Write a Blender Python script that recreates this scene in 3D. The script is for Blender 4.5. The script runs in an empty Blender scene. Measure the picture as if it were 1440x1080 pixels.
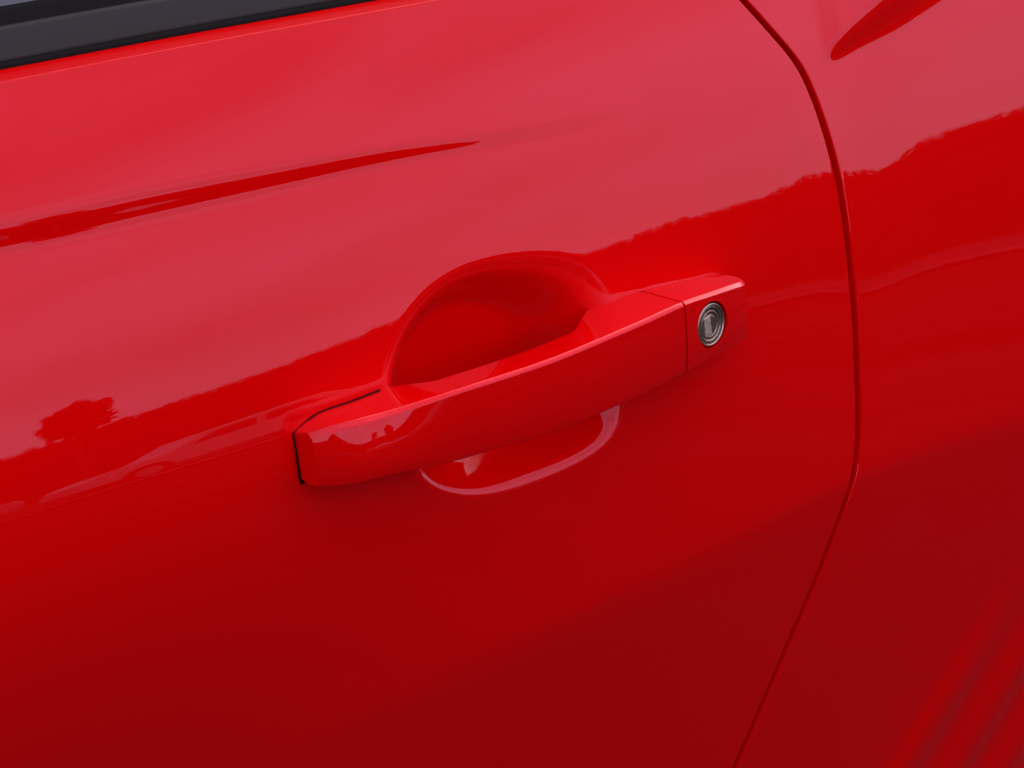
import bpy, bmesh, math, random
import numpy as np
from mathutils import Vector, Matrix
R = math.radians
scene = bpy.context.scene
col = scene.collection
random.seed(7); rng = np.random.default_rng(7)

# ---------------------------------------------------------------- camera
cam_data = bpy.data.cameras.new('camera'); cam = bpy.data.objects.new('camera', cam_data); col.objects.link(cam)
cam.location = (-0.55799, -0.74048, 1.22461)
aim = Vector((0, 0, 0.85))
cam.rotation_euler = (aim - cam.location).to_track_quat('-Z', 'Y').to_euler()
cam_data.sensor_width = 36; cam_data.lens = 75.0
cam_data.clip_start = 0.02; cam_data.clip_end = 3000
cam_data.dof.use_dof = True; cam_data.dof.focus_distance = 0.97; cam_data.dof.aperture_fstop = 40
scene.camera = cam

# ---------------------------------------------------------------- sky and sun (thin overcast)
SUN_EL, SUN_AZ = R(40), R(62)           # azimuth clockwise from +y: the sun stands behind thin cloud beyond the rear of the car
world = bpy.data.worlds.new('World'); scene.world = world; world.use_nodes = True
nt = world.node_tree; nt.nodes.clear(); N = nt.nodes.new; L = nt.links.new
out = N('ShaderNodeOutputWorld'); bg = N('ShaderNodeBackground'); bg.inputs['Strength'].default_value = 0.12
sky = N('ShaderNodeTexSky'); sky.sky_type = 'NISHITA'; sky.sun_disc = False
sky.sun_elevation = SUN_EL; sky.sun_rotation = SUN_AZ; sky.dust_density = 2.0
tc = N('ShaderNodeTexCoord'); mp = N('ShaderNodeMapping'); mp.inputs['Scale'].default_value = (1.0, 1.0, 2.6)
nz = N('ShaderNodeTexNoise'); nz.inputs['Scale'].default_value = 2.6; nz.inputs['Detail'].default_value = 5; nz.inputs['Roughness'].default_value = 0.5
cr = N('ShaderNodeValToRGB'); cr.color_ramp.elements[0].position = 0.30; cr.color_ramp.elements[0].color = (0.15, 0.15, 0.15, 1)
cr.color_ramp.elements[1].position = 0.72; cr.color_ramp.elements[1].color = (0.95, 0.95, 0.95, 1)
mx = N('ShaderNodeMix'); mx.data_type = 'RGBA'; mx.inputs['B'].default_value = (6.4, 5.9, 9.9, 1)
L(tc.outputs['Generated'], mp.inputs['Vector']); L(mp.outputs['Vector'], nz.inputs['Vector']); L(nz.outputs['Fac'], cr.inputs['Fac'])
L(cr.outputs['Color'], mx.inputs['Factor']); L(sky.outputs['Color'], mx.inputs['A']); L(mx.outputs['Result'], bg.inputs['Color'])
L(bg.outputs['Background'], out.inputs['Surface'])
sd = bpy.data.lights.new('sun', 'SUN'); sd.energy = 0.5; sd.angle = R(50); sd.color = (1, 0.96, 0.90)
sun = bpy.data.objects.new('sun', sd); col.objects.link(sun)
sdir = Vector((math.sin(SUN_AZ) * math.cos(SUN_EL), math.cos(SUN_AZ) * math.cos(SUN_EL), math.sin(SUN_EL)))
sun.rotation_euler = sdir.to_track_quat('Z', 'Y').to_euler(); sun.location = sdir * 50
scene.view_settings.view_transform = 'Standard'; scene.view_settings.look = 'None'
scene.view_settings.exposure = 1.05; scene.view_settings.gamma = 1.0
scene.cycles.max_bounces = 8; scene.cycles.use_denoising = True

# ---------------------------------------------------------------- helpers
def material(name, color, rough=0.5, metal=0.0, coat=0.0, spec=0.5, vary=0.0, vscale=20.0, bump=0.0, bscale=200.0):
    m = bpy.data.materials.new(name); m.use_nodes = True; t = m.node_tree; b = t.nodes['Principled BSDF']
    b.inputs['Base Color'].default_value = (*color, 1); b.inputs['Roughness'].default_value = rough; b.inputs['Metallic'].default_value = metal
    b.inputs['Coat Weight'].default_value = coat; b.inputs['Specular IOR Level'].default_value = spec
    if vary or bump:
        co = t.nodes.new('ShaderNodeTexCoord')
    if vary:
        n = t.nodes.new('ShaderNodeTexNoise'); n.inputs['Scale'].default_value = vscale; n.inputs['Detail'].default_value = 6
        r = t.nodes.new('ShaderNodeValToRGB'); r.color_ramp.elements[0].position = .3; r.color_ramp.elements[1].position = .7
        r.color_ramp.elements[0].color = (*[c * (1 - vary) for c in color], 1); r.color_ramp.elements[1].color = (*[min(1, c * (1 + vary)) for c in color], 1)
        t.links.new(co.outputs['Object'], n.inputs['Vector']); t.links.new(n.outputs['Fac'], r.inputs['Fac']); t.links.new(r.outputs['Color'], b.inputs['Base Color'])
    if bump:
        n = t.nodes.new('ShaderNodeTexNoise'); n.inputs['Scale'].default_value = bscale; n.inputs['Detail'].default_value = 3
        bp = t.nodes.new('ShaderNodeBump'); bp.inputs['Distance'].default_value = bump
        t.links.new(co.outputs['Object'], n.inputs['Vector']); t.links.new(n.outputs['Fac'], bp.inputs['Height']); t.links.new(bp.outputs['Normal'], b.inputs['Normal'])
    return m

def paint(name, color):
    m = material(name, color, rough=0.52, metal=0.24, spec=0.0, coat=1.0); t = m.node_tree; b = t.nodes['Principled BSDF']
    b.inputs['Coat Roughness'].default_value = 0.008; b.inputs['Coat IOR'].default_value = 1.39
    co = t.nodes.new('ShaderNodeTexCoord')                      # orange peel in the clear coat
    n = t.nodes.new('ShaderNodeTexNoise'); n.inputs['Scale'].default_value = 170; n.inputs['Detail'].default_value = 1.5
    bp = t.nodes.new('ShaderNodeBump'); bp.inputs['Strength'].default_value = 1.0; bp.inputs['Distance'].default_value = 3.5e-6
    t.links.new(co.outputs['Object'], n.inputs['Vector']); t.links.new(n.outputs['Fac'], bp.inputs['Height']); t.links.new(bp.outputs['Normal'], b.inputs['Coat Normal'])
    return m

M = dict(
    red=paint('red_car_paint', (0.86, 0.0001, 0.0008)),
    jamb=material('shaded_jamb_red', (0.014, 0.0008, 0.0008), 0.7, spec=0.1),  # jamb red darkened, the shade down the door gap put into the colour
    black=material('black_rubber', (0.013, 0.011, 0.008), 0.75, spec=0.05, bump=2e-5, bscale=900),
    satin=material('satin_black_trim', (0.040, 0.034, 0.0235), 0.45, spec=0.12, bump=6e-6, bscale=1500),
    glass=material('tinted_glass', (0.11, 0.105, 0.085), 0.02, spec=0.4),
    nickel=material('worn_nickel', (0.34, 0.245, 0.155), 0.40, metal=1.0, vary=0.35, vscale=500, bump=3e-5, bscale=900),
    rim=material('polished_nickel', (0.54, 0.42, 0.30), 0.36, metal=1.0, bump=8e-6, bscale=900),
    plate=material('brushed_key_shutter', (0.86, 0.69, 0.49), 0.5, metal=1.0, vary=0.2, vscale=700, bump=2e-5, bscale=1200),
    gap_shade=material('gap_shade_red', (0.060, 0.0015, 0.002), 0.7, spec=0.05),  # dark red stands for the shade in the handle gaps
    slot=material('keyway_dark', (0.01, 0.01, 0.01), 0.7),
    asphalt=material('asphalt', (0.022, 0.022, 0.0235), 0.9, spec=0.0, vary=0.5, vscale=0.8),
    concrete=material('pale_concrete', (0.060, 0.060, 0.066), 0.9, spec=0.0, vary=0.75, vscale=0.35),
    grass=material('mown_grass', (0.030, 0.048, 0.014), 0.9, spec=0.0, vary=0.3, vscale=0.8),
    leaf=material('leaves', (0.022, 0.032, 0.012), 0.85, spec=0.1, vary=0.35, vscale=0.3),
    bark=material('bark', (0.05, 0.04, 0.03), 0.9, vary=0.3, vscale=6),
    white=material('white_vehicle_paint', (0.42, 0.42, 0.44), 0.3, coat=0.6),
    silver=material('silver_vehicle_paint', (0.24, 0.24, 0.26), 0.3, coat=0.6),
    blue=material('blue_vehicle_paint', (0.05, 0.10, 0.25), 0.3, coat=0.6),
    dark=material('dark_vehicle_glass', (0.015, 0.017, 0.02), 0.08),
)

def mesh_obj(name, verts, faces, mat, parent=None, smooth=True):
    me = bpy.data.meshes.new(name); me.from_pydata([tuple(map(float, v)) for v in verts], [], faces); me.update()
    if smooth: me.polygons.foreach_set('use_smooth', [True] * len(me.polygons))
    me.materials.append(mat); o = bpy.data.objects.new(name, me); col.objects.link(o)
    if parent: o.parent = parent
    return o
def grid_obj(name, P, mat, parent=None, flip=False):
    nr, nc = P.shape[:2]; i = np.arange(nr * nc).reshape(nr, nc)
    q = np.stack([i[:-1, :-1], i[:-1, 1:], i[1:, 1:], i[1:, :-1]], -1).reshape(-1, 4)
    if flip: q = q[:, ::-1]
    me = bpy.data.meshes.new(name); nf = len(q)
    me.vertices.add(nr * nc); me.vertices.foreach_set('co', P.reshape(-1).astype(np.float32))
    me.loops.add(nf * 4); me.loops.foreach_set('vertex_index', q.reshape(-1).astype(np.int32))
    me.polygons.add(nf); me.polygons.foreach_set('loop_start', np.arange(0, nf * 4, 4, dtype=np.int32))
    me.polygons.foreach_set('use_smooth', np.ones(nf, bool)); me.update(calc_edges=True); me.validate()
    me.materials.append(mat); o = bpy.data.objects.new(name, me); col.objects.link(o)
    if parent: o.parent = parent
    return o
def bm_obj(name, bm, mat, parent=None, smooth=False):
    bmesh.ops.recalc_face_normals(bm, faces=bm.faces)
    me = bpy.data.meshes.new(name); bm.to_mesh(me); bm.free()
    if smooth: me.polygons.foreach_set('use_smooth', [True] * len(me.polygons))
    me.materials.append(mat); o = bpy.data.objects.new(name, me); col.objects.link(o)
    if parent: o.parent = parent
    return o
def box(bm, x0, x1, y0, y1, z0, z1):
    v = [bm.verts.new(p) for p in ((x0,y0,z0),(x1,y0,z0),(x1,y1,z0),(x0,y1,z0),(x0,y0,z1),(x1,y0,z1),(x1,y1,z1),(x0,y1,z1))]
    for f in ((0,1,2,3),(4,5,6,7),(0,1,5,4),(1,2,6,5),(2,3,7,6),(3,0,4,7)): bm.faces.new([v[i] for i in f])
def bevel(o, w, seg=3, ang=28):
    m = o.modifiers.new('bevel', 'BEVEL'); m.width = w; m.segments = seg; m.limit_method = 'ANGLE'; m.angle_limit = R(ang); m.harden_normals = False
    w_ = o.modifiers.new('normals', 'WEIGHTED_NORMAL'); w_.keep_sharp = False
def empty(name, loc=(0, 0, 0)):
    o = bpy.data.objects.new(name, None); o.location = loc; o.empty_display_size = .1; col.objects.link(o); return o
def tag(o, label=None, cat=None, group=None, kind=None):
    for k, v in (('label', label), ('category', cat), ('group', group), ('kind', kind)):
        if v: o[k] = v
    return o

# ---- body side: y = skin(x, z), metres; x runs to the rear of the car, z up, -y is the outside ----
def spline(kx, ky):
    kx = np.asarray(kx, float); ky = np.asarray(ky, float); n = len(kx)
    h = np.diff(kx); A = np.eye(n); r = np.zeros(n)
    for i in range(1, n - 1):
        A[i, i - 1] = h[i - 1]; A[i, i] = 2 * (h[i - 1] + h[i]); A[i, i + 1] = h[i]
        r[i] = 6 * ((ky[i + 1] - ky[i]) / h[i] - (ky[i] - ky[i - 1]) / h[i - 1])
    M = np.linalg.solve(A, r)
    def f(x):
        x = np.asarray(x, float); xc = np.clip(x, kx[0], kx[-1])
        i = np.clip(np.searchsorted(kx, xc) - 1, 0, n - 2)
        a = kx[i + 1] - xc; b = xc - kx[i]; hh = h[i]
        y = (M[i] * a**3 + M[i + 1] * b**3) / (6 * hh) + (ky[i] / hh - M[i] * hh / 6) * a + (ky[i + 1] / hh - M[i + 1] * hh / 6) * b
        s0 = (ky[1] - ky[0]) / h[0] - h[0] * M[1] / 6
        s1 = (ky[-1] - ky[-2]) / h[-1] + h[-1] * M[-2] / 6
        return y + np.where(x < kx[0], (x - kx[0]) * s0, 0) + np.where(x > kx[-1], (x - kx[-1]) * s1, 0)
    return f
def sstep(t):
    t = np.clip(t, 0, 1); return t * t * t * (t * (6 * t - 15) + 10)
def softplus(t, w):
    u = t / w
    return w * (np.maximum(u, 0) + np.log1p(np.exp(-np.abs(u))))
ZH = 0.86
CUP_T = np.linspace(0, 1, 3001)
CUP_F = np.cumsum(sstep(CUP_T / 0.40) * (1 - sstep((CUP_T - 0.78) / 0.22))); CUP_F = 1 - CUP_F / CUP_F[-1]
CUP_G = np.cumsum(sstep(CUP_T / 0.50) * (1 - sstep((CUP_T - 0.52) / 0.48))); CUP_G = 1 - CUP_G / CUP_G[-1]      # softer lip above
class Skin:
    def __init__(s, T):
        s.z0 = spline(*zip(*T['shoulder_z'])); s.t0 = spline(*zip(*T['shoulder_t']))
        s.k = spline(*zip(*T['crown'])); s.kn = spline(*zip(*T['under']))
        s.crease = spline(*zip(*T['crease'])); s.ca = spline(*zip(*T['crease_a']))
        s.hz = spline(*zip(*T['haunch'])); s.kink = spline(*zip(*T['swage'])); s.cup = spline(*zip(*[(a, r) for a, r in T['cup']]))
        s.cc = T['cup_c']; s.fl = T['flute']
        s.T = T
    def I(s, x, ze):
        k = s.k(x); kn = s.kn(x); L = 0.34
        zn = np.clip(ze, -L, 0); zp = np.maximum(ze, 0)
        t = s.t0(x) * ze + k * zp**2 / 2 - k * 0.9 * zp**3 / 3
        q = kn / (2 * L)
        t = t + kn * zn**2 / 2 + q * zn**3 / 3
        t = t + np.where(ze < -L, (-kn * L + q * L * L) * (ze + L), 0)
        return t
    def base(s, x, z):
        z0 = s.z0(x)
        plan = 0.05 * x * x - 0.35 * np.maximum(x - 0.12, 0)**3
        y = plan + s.I(x, z - z0) - s.I(x, ZH - z0)
        # crease under the belt, dying out towards the rear of the door
        A = s.ca(x) * (x < s.T['crease_end'] + .3); w = 0.020
        A = np.clip(A, 0, 1); w = 0.020 - 0.010 * sstep((x + 0.20) / 0.24)
        y = y - A * w * sstep((z - s.crease(x)) / w + 0.5)
        # haunch dip on the quarter
        xs = s.T['haunch_x']
        A = 0.165 * sstep((x - xs + 0.006) / 0.022); w = 0.012 + 0.46 * np.maximum(x - xs, 0)
        y = y - A * w * sstep((z - s.hz(x)) / w + 0.5)
        # swage low on the door
        B = 0.20 * sstep((x + 0.22) / 0.30)
        y = y + B * softplus(s.kink(x) - z, 0.0032)
        y = y + 0.16 * sstep((0.06 - x) / 0.30) * softplus(0.805 - z, 0.018)      # tuck towards the sill
        return y
    def rho(s, x, z):
        dx = x - s.cc[0]; dz = z - s.cc[1]
        a = np.arctan2(dz, dx); return np.hypot(dx, dz) / s.cup(a), np.hypot(dx, dz)
    def cupd(s, x, z):
        r, _ = s.rho(x, z)
        dz = z - s.cc[1]; dz = 0.5 * (dz + np.sqrt(dz * dz + 1.5e-4))
        D = s.T['cup_depth'] * (1 - 0.42 * np.minimum(dz / 0.06, 1.1))      # the floor leans out towards the top
        ca = (x - s.cc[0]) / np.maximum(np.hypot(x - s.cc[0], z - s.cc[1]), 1e-6)
        sa = (z - s.cc[1]) / np.maximum(np.hypot(x - s.cc[0], z - s.cc[1]), 1e-6)
        up = sstep(0.6 * sa + 0.62)
        r0 = 0.43 - 0.22 * ca * (0.25 + 0.75 * up) + 0.30 * np.minimum(sa, 0) * (1 - ca * ca)      # steep front wall, easy rear and lower walls
        t = np.clip((r - r0) / (1.035 + 0.035 * up - r0), 0, 1)
        return D * (np.interp(t, CUP_T, CUP_F) * (1 - up) + np.interp(t, CUP_T, CUP_G) * up)
    def groove(s, x, z):
        # shallow channel pressed round the two handle mounts
        d = 0
        for (cx, cz, hx, hz, sk) in s.T['mounts']:
            qx = np.abs(x - cx) - hx; qz = np.abs(z - cz - sk * (x - cx)) - hz
            q = np.hypot(np.maximum(qx, 0), np.maximum(qz, 0)) + np.minimum(np.maximum(qx, qz), 0)
            d = np.maximum(d, 0.0008 * np.exp(-(np.maximum(q + 0.0002, 0) / 0.0021)**2))
        r, _ = s.rho(x, z)
        return d * sstep((r - 0.98) / 0.12)
    def flute(s, x, z):
        (x0, z0, nx, nz, lam, amp) = s.fl
        u = (x - x0) * nx + (z - z0) * nz
        fade = sstep(u / 0.02) * sstep((z0 + 0.12 - z) / 0.12)
        return -amp * fade * (0.5 - 0.5 * np.cos(2 * np.pi * u / lam))
    def __call__(s, x, z):
        x = np.asarray(x, float); z = np.asarray(z, float)
        return s.base(x, z) + s.cupd(x, z) + s.flute(x, z) + s.groove(x, z)
# measured stations of the body side and the handle, metres
TAB = {
    'shoulder_z': [[-0.3525,0.8667],[-0.3027,0.8691],[-0.252,0.8737],[-0.1881,0.8783],[-0.1184,0.8849],[-0.0577,0.8933],[0.0159,0.901],[0.0683,0.9043],[0.1098,0.9062],[0.1582,0.9079],[0.2091,0.909],[0.2399,0.9037],[0.2708,0.9111],[0.3134,0.9187],[0.3706,0.9217],[0.4933,0.9276]],
    'shoulder_t': [[-0.3525,0.2847],[-0.3027,0.2806],[-0.252,0.2778],[-0.1881,0.2761],[-0.1184,0.2758],[-0.0577,0.2764],[0.0159,0.2777],[0.0683,0.2785],[0.1098,0.2789],[0.1582,0.279],[0.2091,0.2783],[0.2399,0.2774],[0.2708,0.276],[0.3134,0.2734],[0.3706,0.2681],[0.4933,0.2487]],
    'crown': [[-0.7,2.1],[-0.3,2.0],[0,1.65],[0.3,1.2],[0.8,1.1]],
    'under': [[-0.7,2.7],[-0.3,2.6],[0,1.75],[0.3,0.95],[0.8,0.8]],
    'crease': [[-0.3283,0.9611],[-0.2306,0.9583],[-0.1675,0.96],[-0.0995,0.9611],[-0.041,0.9614],[0.0008,0.9602],[0.0997,0.9598]],
    'crease_a': [[-0.3283,0.16],[-0.2306,0.142],[-0.1675,0.13],[-0.0995,0.118],[-0.041,0.104],[0.0008,0.078],[0.0997,0.0],[0.2997,0]],
    'crease_end': 0.0997,
    'haunch': [[0.2282,0.9656],[0.2515,0.9746],[0.2741,0.9826],[0.3098,0.9974],[0.3714,1.0228]],
    'haunch_x': 0.2282,
    'swage': [[-0.2015,0.6874],[-0.1356,0.7001],[-0.0589,0.7155],[0.0441,0.729],[0.1137,0.736],[0.1634,0.7419],[0.2104,0.7472],[0.3524,0.7485],[0.5131,0.7481]],
    'cup': [[-4.013,0.0629],[-3.628,0.0672],[-3.325,0.0694],[-3.115,0.0688],[-2.846,0.0668],[-2.604,0.065],[-2.354,0.061],[-1.936,0.0544],[-1.384,0.0523],[-0.858,0.0618],[-0.573,0.0694],[-0.342,0.0693],[-0.046,0.0698],[0.35,0.0692],[0.559,0.0694],[0.807,0.0661],[1.196,0.059],[1.834,0.058],[2.27,0.0629],[2.655,0.0672],[2.959,0.0694],[3.168,0.0688],[3.437,0.0668],[3.68,0.065],[3.929,0.061],[4.347,0.0544]],
    'cup_c': [-0.0003,0.8519],
    'cup_depth': 0.03,
    'flute': [0.2773,0.548,0.828,-0.56,0.0465,0.0031],
    'mounts': [[-0.096,0.85,0.0235,0.012,0.06],[0.1015,0.861,0.0325,0.0125,0.0]],
    'shut': [[0.5484,0.1441],[0.5828,0.1561],[0.6224,0.17],[0.6659,0.1862],[0.7041,0.201],[0.7309,0.2101],[0.7515,0.2171],[0.7685,0.2206],[0.7953,0.2228],[0.8331,0.2248],[0.8703,0.2253],[0.9053,0.2242],[0.9329,0.2197],[0.9532,0.2142],[0.9663,0.2083],[0.9826,0.1956],[1.0009,0.1798],[1.0234,0.1584]],
    'belt': [[-0.3,1.0152],[-0.2134,1.0187],[-0.1264,1.0222],[-0.0296,1.0253],[0.0764,1.028]],
    'h_top': [[-0.1172,-0.0155,0.8594],[-0.112,-0.0205,0.8624],[-0.0928,-0.026,0.8654],[-0.0617,-0.03,0.8686],[-0.0324,-0.0325,0.8711],[-0.0011,-0.0335,0.8732],[0.033,-0.0325,0.8765],[0.061,-0.03,0.8787],[0.0817,-0.0275,0.8802],[0.1021,-0.024,0.8795],[0.1192,-0.0205,0.8785],[0.1296,-0.0175,0.8773]],
    'h_bot': [[-0.1163,-0.0155,0.8369],[-0.1111,-0.0205,0.8379],[-0.0936,-0.026,0.8389],[-0.0622,-0.03,0.838],[-0.0325,-0.0325,0.8386],[-0.0007,-0.0335,0.8392],[0.0338,-0.0325,0.8419],[0.0621,-0.03,0.8442],[0.0889,-0.0275,0.8473],[0.1082,-0.024,0.8487],[0.1231,-0.0205,0.8498],[0.1329,-0.0175,0.8508]],
    'lock': [0.1025,-0.0243,0.8638],
}
SK = Skin(TAB)
shut = spline(*zip(*TAB['shut'])); belt = spline(*zip(*TAB['belt']))
XB = TAB['belt'][-1][0]
def beltz(x):
    return belt(np.clip(x, TAB['belt'][0][0] - 0.1, XB + 0.02)) + 0.02 * np.clip(x - XB - 0.02, 0, 1)
def shutx(z):
    a, b = TAB['shut'][0], TAB['shut'][-1]
    zc = np.clip(z, a[0], b[0])
    return shut(zc) + np.where(z < a[0], (z - a[0]) * 0.40, 0) + np.where(z > b[0], (z - b[0]) * -0.95, 0)

car = empty('car')
tag(car, 'glossy red car, its door with a red handle and round key lock filling the view', 'car')

rows = np.concatenate([np.linspace(0.26, 0.56, 40)[:-1], np.arange(0.56, 0.95, 0.0009), np.linspace(0.95, 1.0, 70)])
def panel(name, side, GAP, RAD, S_far, mat):
    """side -1: the door, in front of the shut line; +1: the quarter behind it. Edge and top are rolled over and flanged."""
    near = np.arange(RAD, 0.40, 0.0013); s = np.concatenate([near, np.linspace(0.40, S_far, 90)])
    if side < 0: near = np.arange(RAD, 0.62, 0.0010); s = np.concatenate([near, np.linspace(0.62, S_far, 60)])
    Zr, Sg = np.meshgrid(rows, s, indexing='ij')
    G = GAP * (0.95 + 0.05 * sstep((Zr - 0.70) / 0.25)) / 2
    X = shutx(Zr) + side * (G + Sg)
    t = np.clip((Zr - 0.90) / 0.10, 0, 1); Zt = Zr + t * (beltz(X) - 1.0 - 0.0046)
    X = shutx(Zt) + side * (G + Sg)
    Y = SK(X, Zt); P = np.stack([X, Y, Zt], -1)
    # rolled edge at the shut line
    e = []
    for a in np.linspace(0, math.pi / 2, 7)[1:]:
        q = P[:, 0].copy(); q[:, 0] -= side * RAD * math.sin(a); q[:, 1] += RAD * (1 - math.cos(a)); e.append(q)
    for dpt in (0.006, 0.032):
        q = e[5].copy(); q[:, 1] += dpt; e.append(q)
    P = np.concatenate([np.stack(e[::-1], 1), P], 1)
    # rolled top under the window trim
    e = []; r = 0.0004; th0 = math.atan(0.5)
    for a in np.linspace(0, R(80) - th0, 6)[1:]:
        q = P[-1].copy(); q[:, 2] += r * (math.sin(th0 + a) - math.sin(th0)); q[:, 1] += r * (math.cos(th0) - math.cos(th0 + a)); e.append(q)
    for k in (0.0025, 0.0085, 0.0120):
        q = e[4].copy(); q[:, 1] += k; q[:, 2] += k * 0.176; e.append(q)
    q = e[-1].copy(); q[:, 1] += 0.04; e.append(q)
    P = np.concatenate([P, np.stack(e, 0)], 0)
    return grid_obj(name, P, mat, car, flip=(side < 0))
door = panel('door', -1, 0.0042, 0.0011, 1.05, M['red'])
quarter = panel('quarter_panel', 1, 0.0042, 0.0009, 0.75, M['red'])

# jamb seen down the gap
zz = np.linspace(0.27, 1.02, 160); xx = np.linspace(-0.03, 0.03, 9)
Zg, Xg = np.meshgrid(zz, xx, indexing='ij'); Xj = shutx(Zg) + Xg
grid_obj('door_jamb', np.stack([Xj, SK.base(Xj, Zg) + 0.030, Zg], -1), M['jamb'], car, flip=True)

# window trim: swept sections along the belt
def sweep(name, sec, mat, parent, x0=-1.0, x1=0.25, n=90):
    xs = np.linspace(x0, x1, n); z0 = beltz(xs); y0 = SK.base(xs, z0)
    P = np.stack([np.stack([xs, y0 + a + .0093, z0 + b - .0030], -1) for a, b in sec], 0)
    return grid_obj(name, P, mat, parent)
trim = sweep('window_trim', [(.020,.0030),(.0030,.0030),(.0016,.0034),(.0013,.0042),(.0018,.0052),(.0066,.0150),(.0074,.0160),(.0105,.0163)], M['satin'], car)
sweep('rubber_lip', [(.020,-.0004),(.0060,-.0006),(.0012,-.0004),(.0000,.0002),(-.0004,.0012),(-.0001,.0024),(.0008,.0034),(.0026,.0040),(.008,.0040)], M['black'], trim)
sweep('glass_seal', [(.0095,.0156),(.0102,.0164),(.0107,.0170),(.0132,.0212),(.0140,.0220),(.0190,.0222)], M['black'], trim)
glass = sweep('window', [(.0170,.0120),(.0185,.0206),(.058,.105),(.115,.240),(.180,.360)], M['glass'], car)

# unseen box added inside the car: keeps light from leaking through from behind
bm = bmesh.new(); box(bm, -1.25, 1.0, 0.16, 1.70, 0.24, 0.98); bm_obj('light_blocker', bm, M['slot'], car)

# ---------------------------------------------------------------- door handle
HT, HB = TAB['h_top'], TAB['h_bot']
ztop = spline([p[0] for p in HT], [p[2] for p in HT]); yfr = spline([p[0] for p in HT], [p[1] for p in HT])
zbot = spline([p[0] for p in HB], [p[2] for p in HB])
def lerp(x, xs, ys): return float(np.interp(x, xs, ys))
def section(x):
    zt, zb, yf = float(ztop(x)) - .0010, float(zbot(x)) - .0014, float(yfr(x))
    yb = float(SK.base(x, zt)) + .004
    back = lerp(x, [-.120, -.074, -.050, .030, .052, .14], [yb, yb, yf + .0240, yf + .0240, yb, yb])
    ch = lerp(x, [-.119, -.105, -.06, .08, .13], [.0032, .0024, .0017, .0017, .0021])
    drop = lerp(x, [-.119, -.08, -.05, .04, .08, .13], [.0052, .0042, .0042, .0042, .0034, .0030])
    h = zt - zb; lean = lerp(x, [-.119, -.105, -.085, -.058, .13], [.0036, .0050, .0048, .0032, .0030])
    return [(back, zt + ch * .75 - drop), (yf + ch * 1.0, zt + ch * .75), (yf, zt),
            (yf - lean * .48, zt - h * .25), (yf - lean * .85, zt - h * .5), (yf - lean * 1.05, zt - h * .78), (yf - lean * .95, zb + .0012),
            (yf + .004, zb - .0006), (back, zb + .0012)]
def loft(name, stations, mat, parent, capa=True, capb=True):
    n = len(stations[0][1]); V = []; Fc = []
    for x, sec in stations: V += [(x + (p[2] if len(p) > 2 else 0), p[0], p[1]) for p in sec]
    for i in range(len(stations) - 1):
        for j in range(n):
            k = (j + 1) % n; Fc.append((i * n + j, i * n + k, (i + 1) * n + k, (i + 1) * n + j))
    if capa: Fc.append(tuple(range(n))[::-1])
    if capb: Fc.append(tuple((len(stations) - 1) * n + j for j in range(n)))
    o = mesh_obj(name, V, Fc, mat, parent)
    bm = bmesh.new(); bm.from_mesh(o.data); bmesh.ops.recalc_face_normals(bm, faces=bm.faces); bm.to_mesh(o.data); bm.free()
    return o
XS = 0.0822                                              # joint between pull and lock housing
st = [(x, section(x)) for x in np.concatenate([[-.1189, -.1158, -.1125], np.linspace(-.106, XS - .0004, 40)])]
handle = loft('door_handle', st, M['red'], car); bevel(handle, .0006, 3)
xe = 0.1325
def inset(sec, f, dy):
    zc = sum(p[1] for p in sec) / len(sec)
    return [(max(p[0], min(.004, p[0] + dy)) if p[0] < .003 else p[0], zc + (p[1] - zc) * f) for p in sec]
cap_st = [(x, section(x)) for x in np.linspace(XS + .0004, .1300, 26)]
cap_st += [(.1328, inset(section(.1305), .975, .0022)), (.1349, inset(section(.1308), .93, .0065)), (.1358, inset(section(.1310), .90, .012))]
cap = loft('lock_housing', cap_st, M['red'], handle)

# lock axes
LK = Vector(TAB['lock']); sl = float(yfr(.1075) - yfr(.0975)) / .01
u = Vector((1, sl, 0)).normalized(); w = Vector((sl, -1, 0.10)).normalized(); v = w.cross(u).normalized() * -1
if v.z < 0: v = -v
u = v.cross(w).normalized()
if u.x < 0: u = -u
yl = float(yfr(LK.x)) - .0030 * .80
LC = Vector((LK.x - .0007, yl + .0007, LK.z + .0006))
def frame(a, b, c): return LC + u * a + v * b + w * c
HR = 0.0117
bm = bmesh.new(); n = 72
ra = [bm.verts.new(frame(HR * math.cos(t), HR * math.sin(t), .02)) for t in np.linspace(0, 2 * math.pi, n + 1)[:-1]]
rb = [bm.verts.new(frame(HR * math.cos(t), HR * math.sin(t), -.010)) for t in np.linspace(0, 2 * math.pi, n + 1)[:-1]]
for i in range(n): bm.faces.new((ra[i], ra[(i + 1) % n], rb[(i + 1) % n], rb[i]))
bm.faces.new(ra); bm.faces.new(rb[::-1])
cut = bm_obj('cutter', bm, M['jamb'])
bo = cap.modifiers.new('bore', 'BOOLEAN'); bo.operation = 'DIFFERENCE'; bo.object = cut; bo.solver = 'EXACT'
bpy.context.view_layer.update(); dg = bpy.context.evaluated_depsgraph_get()
me = bpy.data.meshes.new_from_object(cap.evaluated_get(dg)); cap.modifiers.clear(); cap.data = me; me.name = 'lock_housing'
me.materials.clear(); me.materials.append(M['red']); me.polygons.foreach_set('material_index', [0] * len(me.polygons))
bpy.data.objects.remove(cut); bevel(cap, .0006, 3)

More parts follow.
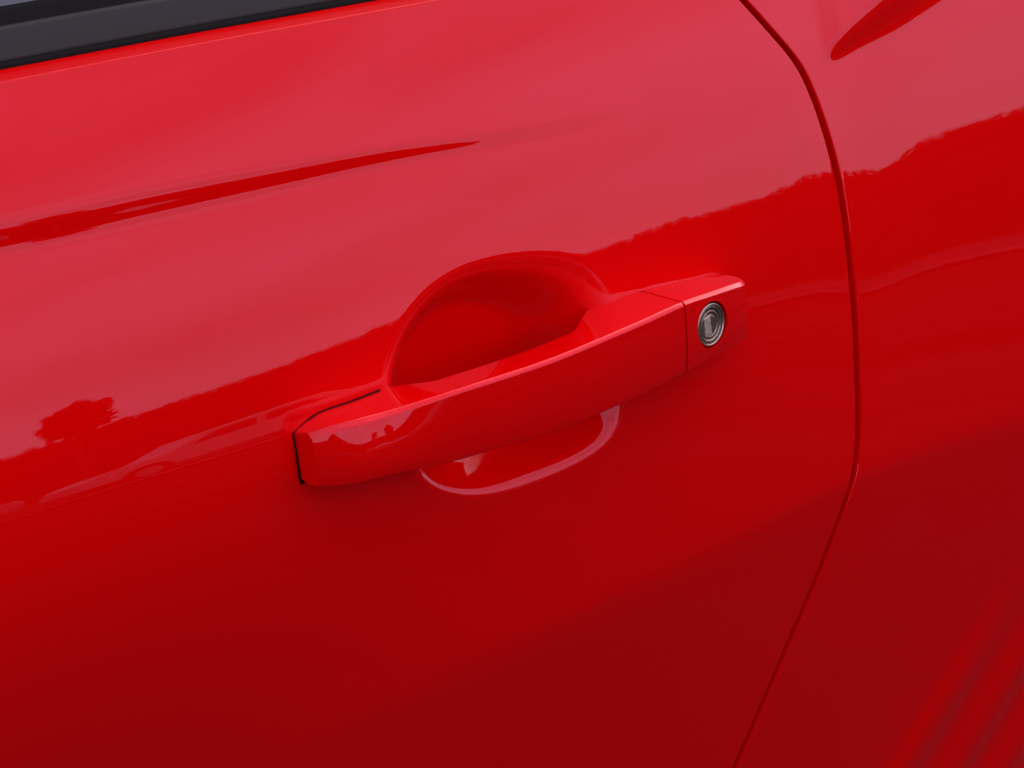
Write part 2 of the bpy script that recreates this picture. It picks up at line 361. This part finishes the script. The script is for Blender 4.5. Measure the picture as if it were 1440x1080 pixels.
def lathe(name, prof, mat, parent, n=72):
    P = np.array([[frame(r * math.cos(t), r * math.sin(t), h) for t in np.linspace(0, 2 * math.pi, n + 1)] for r, h in prof])
    return grid_obj(name, P, mat, parent)
mm = .00108
lathe('lock_rim', [(9.9*mm, -4*mm), (9.9*mm, -.9*mm), (9.75*mm, -.45*mm), (9.4*mm, -.2*mm), (9.1*mm, -.22*mm), (8.9*mm, -.6*mm), (8.8*mm, -1.6*mm)], M['rim'], handle)
lathe('lock_cylinder', [(8.85*mm, -1.3*mm), (8.7*mm, -.75*mm), (8.4*mm, -.62*mm), (7.4*mm, -.60*mm), (7.15*mm, -.78*mm), (6.95*mm, -1.0*mm), (6.6*mm, -1.05*mm), (6.35*mm, -.85*mm), (6.1*mm, -.8*mm),
                        (5.3*mm, -.82*mm), (5.1*mm, -1.1*mm), (4.8*mm, -1.15*mm), (4.5*mm, -.95*mm), (3.0*mm, -.95*mm), (.01*mm, -.95*mm)], M['nickel'], handle)
def plate(name, a0, a1, b0, b1, c0, c1, rot, mat, parent, bev=.00015):
    bm = bmesh.new(); ca, sa = math.cos(rot), math.sin(rot); vs = []
    for c in (c0, c1):
        for a, b in ((a0, b0), (a1, b0), (a1, b1), (a0, b1)): vs.append(bm.verts.new(frame(a * ca - b * sa, a * sa + b * ca, c)))
    for f in ((0,1,2,3),(4,5,6,7),(0,1,5,4),(1,2,6,5),(2,3,7,6),(3,0,4,7)): bm.faces.new([vs[i] for i in f])
    o = bm_obj(name, bm, mat, parent); bevel(o, bev, 2); return o
rt = R(5)
plate('key_shutter', -4.4*mm, .15*mm, -4.6*mm, 4.3*mm, -1.4*mm, -.42*mm, rt, M['plate'], handle)
plate('keyhole', .15*mm, .75*mm, -3.6*mm, 3.6*mm, -1.4*mm, -.88*mm, rt, M['slot'], handle, .00005)
plate('shutter_stop', -1.6*mm, 1.0*mm, -5.0*mm, -4.4*mm, -1.4*mm, -.45*mm, rt + R(-10), M['rim'], handle)

# strips in the gaps under the two mounts, body shade put into their dark red
def gap_shade_strip(x0, x1, g):
    ss = []
    for x in np.linspace(x0, x1, 14):
        xx_ = min(max(x, -.1189), .131); s_ = section(xx_); zt = s_[0][1] + g; zb = s_[-1][1] - g - .002
        yt, yl_ = float(SK(x, zt)) - .0005, float(SK(x, zb)) - .0005
        ss.append((x, [(yt, zt), (yl_, zb), (yl_ + .006, zb), (yt + .006, zt)]))
    loft('gap_shade_strip', ss, M['gap_shade'], handle)
gap_shade_strip(-.1197, -.073, .0012); gap_shade_strip(.072, .1290, .0004)

# ---------------------------------------------------------------- ground and what the paint mirrors
def sheet(name, x0, x1, y0, y1, z, mat):
    o = mesh_obj(name, [(x0, y0, z), (x1, y0, z), (x1, y1, z), (x0, y1, z)], [(0, 1, 2, 3)], mat, smooth=False); tag(o, kind='structure'); return o
sheet('ground', -600, 600, -600, 600, 0, M['grass'])
sheet('car_park', -60, 60, -17, 12, .004, M['asphalt'])
sheet('pavement', -60, 80, -21.0, -17, .10, M['concrete'])
sheet('road', -120, 140, -34, -24, .008, M['concrete'])

def pol(az, r): return r * math.sin(R(az)), -r * math.cos(R(az))
def foliage(name, core, spots, size, parent=None):
    """spots: n x 3 leaf-clump centres; each becomes one small quad at a random tilt"""
    n = len(spots); a = rng.normal(size=(n, 3)); a /= np.linalg.norm(a, axis=1)[:, None]
    b = np.cross(a, rng.normal(size=(n, 3))); b /= np.linalg.norm(b, axis=1)[:, None]
    s = size * rng.uniform(.5, 1.2, (n, 1)); V = np.stack([spots - a*s, spots - b*s*.6, spots + a*s, spots + b*s*.6], 1).reshape(-1, 3)
    Fq = [(4*i, 4*i+1, 4*i+2, 4*i+3) for i in range(n)]
    if core:
        cv, cf = core; k = len(V); V = np.concatenate([V, np.array(cv)]); Fq += [tuple(i + k for i in f) for f in cf]
    return mesh_obj(name, V, Fq, M['leaf'], parent, smooth=False)
az = np.linspace(-115, 150, 900); DT = 60.0
top = 7.0 + .13 * np.interp(az, np.linspace(-115, 150, 120), rng.normal(size=120)) + .08 * np.interp(az, np.linspace(-115, 150, 900), rng.normal(size=900))
cv = []; cf = []
for i, a_ in enumerate(az):
    for z_ in (-.2, top[i] * .5, top[i] - .03):
        x_, y_ = pol(a_, DT + rng.uniform(-.3, .3)); cv.append((x_, y_, z_))
    if i:
        for j in range(2): cf.append((3*i-3+j, 3*i+j, 3*i+j+1, 3*i-2+j))
sp = []
for _ in range(56000):
    i = rng.integers(0, 900); t = 1 - rng.random() ** 3 * .7; x_, y_ = pol(az[i] + rng.uniform(-.15, .15), DT - rng.uniform(0, 2.5)); sp.append((x_, y_, max(.3, top[i] * t)))
tag(foliage('treeline', (cv, cf), np.array(sp), .14), kind='stuff')

def crown_tree(a_, r, zc, rx, rz, n, label):
    x0, y0 = pol(a_, r); t = empty('tree', (x0, y0, 0)); tag(t, label, 'tree')
    bm = bmesh.new(); ring = []
    for z_, rr in ((0, .22), (zc * .5, .15), (zc, .08)): ring.append([bm.verts.new((rr * math.cos(k * math.pi / 4), rr * math.sin(k * math.pi / 4), z_)) for k in range(8)])
    for p, q in zip(ring, ring[1:]):
        for k in range(8): bm.faces.new((p[k], p[(k+1) % 8], q[(k+1) % 8], q[k]))
    bm_obj('trunk', bm, M['bark'], t, True)
    d_ = rng.normal(size=(n, 3)); d_ /= np.linalg.norm(d_, axis=1)[:, None]
    lump = 1 + .18 * np.sin(d_[:, :1] * 5 + 1) * np.cos(d_[:, 2:] * 6); rad = rng.random((n, 1)) ** .4 * lump
    foliage('crown', None, d_ * rad * np.array([rx, rx, rz]) + np.array([0, 0, zc]), .30, t)
crown_tree(19.7, 58, 8.5, 1.25, 1.7, 1500, 'slim dark tree whose round crown stands clear above the far tree line')

def vehicle(name, a_, r, rot, Lx, W, H, prof, glassprof, mat, label, cat):
    """prof: side outline (fractions of length and height); sits at azimuth a_, r metres out"""
    x0, y0 = pol(a_, r); t = empty(name, (x0, y0, .004)); t.rotation_euler.z = rot; tag(t, label, cat)
    def slab(nm, pr, w0, m, par):
        bm = bmesh.new(); A = [bm.verts.new((p[0] * Lx - Lx / 2, -w0 / 2, p[1] * H)) for p in pr]; B = [bm.verts.new((p[0] * Lx - Lx / 2, w0 / 2, p[1] * H)) for p in pr]
        bm.faces.new(A); bm.faces.new(B[::-1])
        for i in range(len(pr)): j = (i + 1) % len(pr); bm.faces.new((A[i], B[i], B[j], A[j]))
        o = bm_obj(nm, bm, m, par); bevel(o, .05, 2); return o
    slab('body', prof, W, mat, t)
    for g in glassprof: slab('side_window', g, W + .02, M['dark'], t)
    for fx in (.2, .8):
        for sy in (-1, 1):
            bm = bmesh.new(); bmesh.ops.create_cone(bm, cap_ends=True, segments=20, radius1=.32, radius2=.32, depth=.2, matrix=Matrix.Translation(((fx - .5) * Lx, sy * (W / 2 - .06), .32)) @ Matrix.Rotation(math.pi / 2, 4, 'X'))
            wh = bm_obj('wheel', bm, M['black'], t)
            bm = bmesh.new(); bmesh.ops.create_cone(bm, cap_ends=True, segments=16, radius1=.19, radius2=.16, depth=.24, matrix=Matrix.Translation(((fx - .5) * Lx, sy * (W / 2 - .06), .32)) @ Matrix.Rotation(math.pi / 2, 4, 'X'))
            bm_obj('rim', bm, M['silver'], wh)
SED = [(0,.22),(.02,.5),(.1,.6),(.26,.64),(.38,.97),(.45,1),(.66,1),(.74,.96),(.87,.68),(.97,.64),(1,.5),(1,.22)]
SEDG = [[(.31,.66),(.40,.93),(.53,.94),(.53,.66)], [(.55,.66),(.55,.94),(.68,.93),(.80,.67)]]
VAN = [(0,.15),(.01,.42),(.16,.50),(.26,.9),(.32,1),(1,1),(1,.15)]
VANG = [[(.21,.52),(.29,.88),(.38,.88),(.38,.52)]]
vehicle('parked_car', 12, 24, R(8), 4.4, 1.75, 1.45, SED, SEDG, M['silver'], 'silver saloon parked across the car park facing the red car', 'car')
vehicle('parked_car', 24, 22, R(3), 4.4, 1.75, 1.42, SED, SEDG, M['white'], 'white saloon parked across the car park beside the silver one', 'car')
vehicle('parked_car', 33, 28, R(-4), 4.5, 1.78, 1.45, SED, SEDG, M['blue'], 'blue saloon parked farther along the car park edge', 'car')
